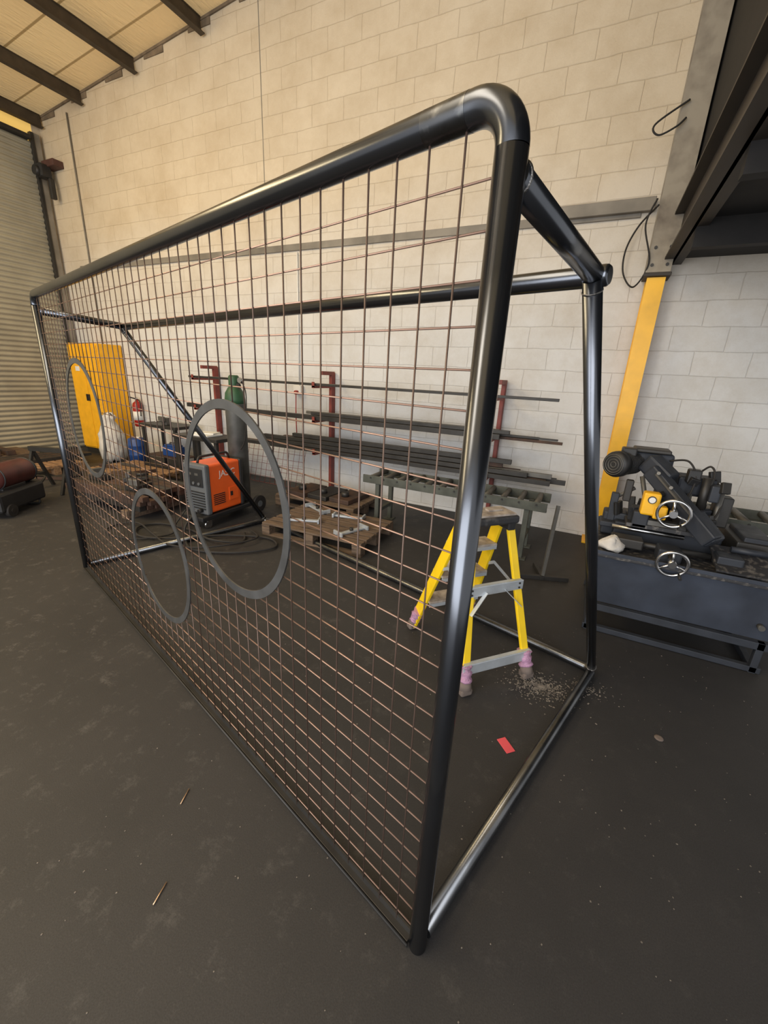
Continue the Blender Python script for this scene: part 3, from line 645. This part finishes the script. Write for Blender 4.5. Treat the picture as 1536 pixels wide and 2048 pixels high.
for x,y,ln,rz,m in ((-6.5,3.75,0.4,0.1,'rust'),(-6.0,4.2,0.6,0.0,'steel_dark'),(-5.8,3.8,0.4,1.2,'rust'),(-6.35,3.98,0.4,0.05,'steel_grey')):
    scrap(x,y,0.146,ln,rz,m,'short angle iron offcut on light wooden pallet','angle offcuts on the light pallet')
for x,y,ln,rz,m in ((-4.6,3.8,0.5,0.2,'rust'),(-4.95,4.08,0.4,0.1,'steel_dark'),(-4.3,4.2,0.5,2.9,'rust'),(-5.35,3.75,0.3,1.4,'steel_grey'),(-4.2,3.6,0.35,0.5,'steel_dark'),(-6.9,3.2,0.5,0.5,'rust'),(-7.0,2.7,0.4,1.8,'steel_dark')):
    scrap(x,y,0.001,ln,rz,m,'rusty angle iron offcut lying on dusty floor','angle offcuts on the floor')

# ---------------------------------------------------------------- benches
def bench(loc,rz,L_,Wd,h,label,m='steel_dark'):
    e=empty('work_bench',loc,rz,label,'workbench')
    b=MB(); b.box((0,0,h-0.025),(L_,Wd,0.05),m,bev=0.005); b.obj('bench_top',e)
    for x in (-L_/2+0.06,L_/2-0.06):
        for y in (-Wd/2+0.05,Wd/2-0.05):
            b=MB(); b.box((x,y,(h-0.05)/2),(0.05,0.05,h-0.05),m,bev=0.003); b.obj('leg',e)
    b=MB(); b.box((0,0,0.2),(L_-0.1,Wd-0.12,0.02),'rust'); b.obj('shelf',e)
bench((-6.40,4.78,0),0.0,0.9,0.45,0.74,'dark steel work bench by block wall')
bench((-5.1,4.42,0),0.0,0.9,0.45,0.72,'steel work bench with white folded sheet on top')
b=MB(); b.box((0,0,0.015),(0.42,0.3,0.03),'white',bev=0.008); b.box((0.04,0.02,0.04),(0.3,0.2,0.02),'white',rot=(0,0,.3),bev=0.006); b.obj('plastic_sheet',label='white folded sheet on steel work bench',cat='sheet',loc=(-5.1,4.4,0.721))
b=MB(); b.box((0,0,0.06),(0.12,0.1,0.12),'steel_grey',bev=0.01); b.box((0,-0.08,0.1),(0.14,0.04,0.09),'steel_grey',bev=0.01); b.cyl((0,-0.2,0.07),(0,-0.05,0.07),0.012,'chrome'); b.obj('bench_vise',label='grey bench vise on dark steel bench',cat='vise',loc=(-6.3,4.68,0.741))
b=MB(); b.box((0,0,0.08),(0.34,0.18,0.16),'blue',bev=0.01); b.box((0,0,0.175),(0.3,0.14,0.03),'blue',bev=0.008); b.sweep(fillet([(-0.08,0,0.18),(-0.08,0,0.22),(0.08,0,0.22),(0.08,0,0.18)],0.015),0.008,'black',seg=8); b.obj('tool_box',label='blue metal toolbox with handle on bench shelf',cat='toolbox',loc=(-6.3,4.76,0.212))
b=MB(); b.lathe((0,0,0),[(0.13,0),(0.14,0.01),(0.14,0.16),(0.145,0.17),(0.14,0.18),(0.14,0.32),(0.145,0.33),(0.14,0.34),(0.135,0.44),(0.1,0.46)],'blue'); b.cyl((0.05,0,0.45),(0.05,0,0.48),0.03,'white',seg=12); b.obj('plastic_drum',label='small blue plastic drum beside white sack',cat='drum',loc=(-7.03,4.6,0))
b=MB(); b.lathe((0,0,0),[(0.15,0),(0.2,0.05),(0.22,0.2),(0.19,0.36),(0.2,0.46),(0.13,0.6),(0.08,0.68),(0.1,0.76),(0.04,0.82)],'cloth',seg=28); b.jitter(0.022); b.obj('woven_sack',label='crumpled white woven sack beside yellow cabinet',cat='sack',loc=(-7.55,4.5,0.022))

tr=empty('steel_trestle',(-6.35,2.95,0),0.3,'dark steel trestle by rusty tube stack','trestle')
b=MB(); b.beam((-0.3,0,0.55),(0.3,0,0.55),0.06,0.06,'steel_dark'); b.obj('top_rail',tr)
for sx in (-0.27,0.27):
    b=MB(); b.beam((sx,0,0.53),(sx,-0.2,0.0),0.035,0.035,'steel_dark'); b.beam((sx,0,0.53),(sx,0.2,0.0),0.035,0.035,'steel_dark'); b.beam((sx,-0.13,0.2),(sx,0.13,0.2),0.03,0.03,'steel_dark'); b.obj('leg_frame',tr)

# ---------------------------------------------------------------- heater
ht=empty('space_heater',(-5.85,2.22,0),math.radians(-60),'maroon cylindrical space heater on black base','heater')
b=MB(); b.lathe((-0.33,0,0.42),[(0.1,0),(0.13,0.01),(0.14,0.05),(0.14,0.5),(0.13,0.54),(0.11,0.55),(0.1,0.62)],'maroon',axis=(1,0,0),seg=28); b.torus((0.17,0,0.42),(1,0,0),0.142,0.008,'black'); b.torus((-0.3,0,0.42),(1,0,0),0.136,0.01,'black'); b.obj('barrel',ht)
b=MB()
for rr in (0.03,0.06,0.09,0.12): b.torus((-0.34,0,0.42),(1,0,0),rr,0.004,'steel_grey',n=24,seg=5)
for k in range(6):
    t=math.pi*k/6; b.cyl((-0.34,math.cos(t)*0.13,0.42+math.sin(t)*0.13),(-0.34,-math.cos(t)*0.13,0.42-math.sin(t)*0.13),0.003,'steel_grey',seg=5)
b.obj('fan_grille',ht)
b=MB(); b.box((0,0,0.17),(0.68,0.34,0.22),'black',bev=0.03); b.box((0,0,0.28),(0.34,0.18,0.06),'black',bev=0.01); b.obj('fuel_tank',ht)
for y in (-0.17,0.17):
    b=MB(); b.cyl((0.22,y-0.02,0.07),(0.22,y+0.02,0.07),0.07,'rubber'); b.cyl((0.22,y-0.024,0.07),(0.22,y+0.024,0.07),0.025,'steel_dark'); b.obj('wheel',ht)
b=MB(); b.sweep(fillet([(-0.25,-0.14,0.08),(-0.25,-0.14,0.012),(-0.25,0.14,0.012),(-0.25,0.14,0.08)],0.02),0.012,'steel_dark',seg=8); b.sweep(fillet([(-0.3,-0.12,0.2),(-0.46,-0.12,0.3),(-0.46,0.12,0.3),(-0.3,0.12,0.2)],0.03),0.012,'steel_dark',seg=8); b.obj('stand_and_handle',ht)

# ---------------------------------------------------------------- welder
wl=empty('welding_machine',(-3.70,3.28,0),0,'orange and grey wheeled welding machine with cables','welder')
b=MB(); b.box((0,0,0.43),(0.32,0.46,0.54),'orange',bev=0.025,seg=3); b.obj('case',wl,'orange side panels')
b=MB(); b.box((0,-0.245,0.43),(0.34,0.07,0.56),'grey_pl',bev=0.02); b.box((0,-0.282,0.56),(0.26,0.014,0.2),'black',bev=0.005)
for i in range(7): b.box((0,-0.281,0.40-i*0.03),(0.28,0.012,0.012),'black')
for x in (-0.08,0,0.08): b.cyl((x,-0.30,0.5),(x,-0.285,0.5),0.016,'grey_pl',seg=12)
for x in (-.05,.05): b.box((x,-0.29,0.60),(0.05,0.004,0.025),'steel_grey')
b.cyl((0.08,-0.33,0.2),(0.08,-0.28,0.2),0.022,'black'); b.cyl((-0.08,-0.33,0.2),(-0.08,-0.28,0.2),0.022,'black')
b.obj('control_panel',wl,'grey front control panel')
b=MB(); b.box((0,0.245,0.43),(0.34,0.05,0.56),'black',bev=0.02); b.obj('back_panel',wl)
b=MB(); b.sweep(fillet([(0,-0.22,0.70),(0,-0.20,0.77),(0,0.20,0.77),(0,0.22,0.70)],0.04),0.014,'black',seg=10); b.obj('carry_handle',wl)
b=MB()
for i in range(6): b.box((0.162,-0.10,0.36-i*0.022),(0.006,0.16,0.010),'black')
b.obj('side_vent',wl,'black louvred side vent')
b=MB(); b.box((0.164,0.11,0.33),(0.008,0.14,0.15),'orange',bev=0.002); b.box((0.170,0.07,0.33),(0.006,0.03,0.05),'black'); b.obj('side_hatch',wl,'orange hatch with black latch')
b=MB(); b.box((0,0.10,0.125),(0.36,0.94,0.05),'black',bev=0.01); b.obj('trolley_base',wl)
for x in (-0.19,0.19):
    b=MB(); b.cyl((x-0.02,0.48,0.105),(x+0.02,0.48,0.105),0.105,'rubber'); b.cyl((x-0.022,0.48,0.105),(x+0.022,0.48,0.105),0.04,'grey_pl'); b.obj('rear_wheel',wl)
for x in (-0.14,0.14):
    b=MB(); b.cyl((x-0.015,-0.27,0.045),(x+0.015,-0.27,0.045),0.045,'chrome'); b.box((x,-0.26,0.09),(0.05,0.06,0.03),'chrome',bev=0.005); b.obj('caster',wl,'bright front caster wheel')
def text(body,size,loc,rot,mat,parent,name):
    c=bpy.data.curves.new('t','FONT'); c.body=body; c.size=size; c.extrude=0.001; c.align_x='CENTER'
    o=bpy.data.objects.new('t',c); COL.objects.link(o); bpy.context.view_layer.update()
    me=bpy.data.meshes.new_from_object(o.evaluated_get(bpy.context.evaluated_depsgraph_get())); bpy.data.objects.remove(o)
    me.materials.clear(); me.materials.append(M[mat]); q=bpy.data.objects.new(name,me); COL.objects.link(q); q.location=loc; q.rotation_euler=rot; q.parent=parent; return q
text('JASIC',0.10,(0.1625,0.03,0.55),(math.pi/2,0,math.pi/2),'white',wl,'lettering')

gc=empty('gas_cylinder',(-3.70,3.66,0.151),0,'dark gas cylinder with green shoulder behind welder','gas cylinder')
b=MB(); b.lathe((0,0,0),[(0.10,0),(0.115,0.02),(0.115,1.15),(0.113,1.17)],'cyl_dark'); b.obj('body',gc)
b=MB(); b.lathe((0,0,1.155),[(0.114,0),(0.114,0.05),(0.105,0.12),(0.07,0.18),(0.04,0.2),(0.04,0.22)],'green'); b.lathe((0,0,1.33),[(0.055,0),(0.06,0.02),(0.06,0.12),(0.045,0.14)],'green',seg=16); b.obj('shoulder_and_guard',gc,'green painted shoulder and valve guard')
b=MB(); b.cyl((0.04,0,1.40),(0.14,-0.02,1.40),0.015,'chrome',seg=10); b.cyl((0.13,-0.05,1.42),(0.13,-0.02,1.42),0.03,'chrome',seg=16); b.cyl((0.10,-0.05,1.36),(0.10,-0.02,1.36),0.025,'black',seg=16)
b.sweep(smooth_path([(0.14,-0.02,1.4),(0.22,-0.05,1.25),(0.2,-0.08,0.8),(0.14,-0.10,0.65)]),0.006,'rubber',seg=6); b.obj('regulator',gc,'regulator with gauges and hose')

b=MB()
b.sweep(smooth_path([(-3.62,2.92,0.2),(-3.62,2.78,0.1),(-3.55,2.7,0.02),(-3.2,2.50,0.02),(-2.8,2.66,0.02),(-2.58,2.95,0.02),(-2.8,3.10,0.02),(-3.2,2.9,0.03),(-3.5,2.58,0.04),(-3.9,2.45,0.02),(-4.15,2.60,0.02),(-4.05,2.8,0.02),(-3.6,2.82,0.03),(-3.2,2.72,0.045),(-2.95,2.88,0.02),(-3.1,3.08,0.02)],10),0.012,'rubber',seg=8)
b.sweep(smooth_path([(-3.78,2.92,0.2),(-3.78,2.78,0.08),(-3.7,2.65,0.02),(-3.9,2.36,0.02),(-4.3,2.35,0.02),(-4.4,2.55,0.02),(-4.2,2.64,0.045),(-3.8,2.52,0.045),(-3.4,2.42,0.045),(-3.05,2.58,0.05),(-2.85,2.98,0.045),(-3.1,3.18,0.02)],10),0.009,'rubber',seg=8)
b.obj('welding_cable',label='black welding cable coiled on dusty floor',cat='cable')

st=empty('steel_stand',(-0.12,3.70,0),0.35,'thin steel stand on T-shaped foot','stand')
b=MB(); b.box((0,0,0.02),(0.46,0.035,0.04),'steel_dark',bev=0.003); b.box((0.0,0.13,0.02),(0.035,0.3,0.04),'steel_dark',bev=0.003); b.obj('foot',st)
b=MB(); b.beam((0.0,0,0.04),(0.06,0.1,0.68),0.028,0.028,'steel_grey'); b.obj('upright',st)

# ---------------------------------------------------------------- floor bits
b=MB(); b.box((0,0,0.002),(0.048,0.085,0.003),'redtape',bev=0.001); b.obj('red_tag',label='small red strip lying on dark floor',cat='tag',loc=(-0.075,1.70,0),rot=(0,0,math.radians(45)))
for (x,y,a) in ((-1.22,0.79,1.95),(-1.01,0.52,1.85)):
    b=MB(); b.cyl((-0.033,0,0.004),(0.033,0,0.004),0.0022,'copper',seg=8); b.obj('metal_rod',label='short bare rod offcut on dark floor',cat='rod',group='rod offcuts on the floor',loc=(x,y,0),rot=(0,0,a))
b=MB()
def chips(n,cx,cy,sd,smax):
    for i in range(n):
        a=random.uniform(0,6.28); r=abs(random.gauss(0,sd)); x=cx+math.cos(a)*r*1.6; y=cy+math.sin(a)*r; s_=random.uniform(0.0015,smax)
        b.box((x,y,random.uniform(0.0012,0.0035)),(s_,s_*random.uniform(.4,1.6),0.001),'swarf',rot=(random.uniform(-.1,.1),random.uniform(-.1,.1),random.uniform(0,3)))
chips(1100,0.02,2.22,0.075,0.009); chips(250,0.26,2.34,0.05,0.008)
b.obj('chippings',label='pale chippings scattered on floor by stepladder',cat='debris',kind='stuff')
b=MB()
for i in range(380):
    x=random.uniform(-1.6,1.4); y=random.uniform(0.2,3.0); s_=random.uniform(0.0015,0.005)
    b.box((x,y,0.001),(s_,s_*random.uniform(.5,1.5),0.001),'swarf',rot=(0,0,random.uniform(0,3)))
b.obj('floor_grit',label='fine pale grit specks over dark floor',cat='grit',kind='stuff')
b=MB(); b.lathe((0,0,0),[(0.022,0),(0.02,0.003),(0.01,0.004)],'foam',seg=10); b.obj('floor_chip',label='flat pale chip lying on dark floor',cat='debris',loc=(0.62,2.13,0))

# ---------------------------------------------------------------- lights
def area(name,loc,target,sx,sy,power,col):
    l=bpy.data.lights.new(name,'AREA'); l.shape='RECTANGLE'; l.size=sx; l.size_y=sy; l.energy=power; l.color=col
    o=bpy.data.objects.new(name,l); o.location=loc; d=Vector(target)-Vector(loc); o.rotation_euler=d.to_track_quat('-Z','Y').to_euler(); COL.objects.link(o); return o
area('roof_light',(-6.6,0.6,5.5),(-6.4,2.4,0),1.2,6,420,(1,0.76,0.42))
area('roof_light',(-2.4,0.0,5.9),(-2.2,3.5,1),1.2,5,180,(1,0.86,0.66))
area('open_doorway_light',(-1.5,-4.3,2.2),(-2.0,3,2.2),7,3.8,470,(0.97,0.98,1.0))
w=bpy.data.worlds.new('World'); scene.world=w; w.use_nodes=True
w.node_tree.nodes['Background'].inputs[0].default_value=(1,0.98,0.95,1); w.node_tree.nodes['Background'].inputs[1].default_value=0.78
scene.view_settings.view_transform='Standard'

# ---------------------------------------------------------------- camera
F=Vector((-.4048,.858,-.315)).normalized()
Dn=Vector((.1792,-.2618,-.9483)); Dn=(Dn-F*Dn.dot(F)).normalized()
Rt=Dn.cross(F).normalized()
mat3=Matrix((Rt,-Dn,-F)).transposed()
cam=bpy.data.cameras.new('cam'); co=bpy.data.objects.new('camera',cam); COL.objects.link(co)
co.matrix_world=Matrix.Translation((0,0,1.7))@mat3.to_4x4()
cam.sensor_fit='VERTICAL'; cam.sensor_height=36; cam.lens=36*822/2048; cam.clip_start=0.02
scene.camera=co
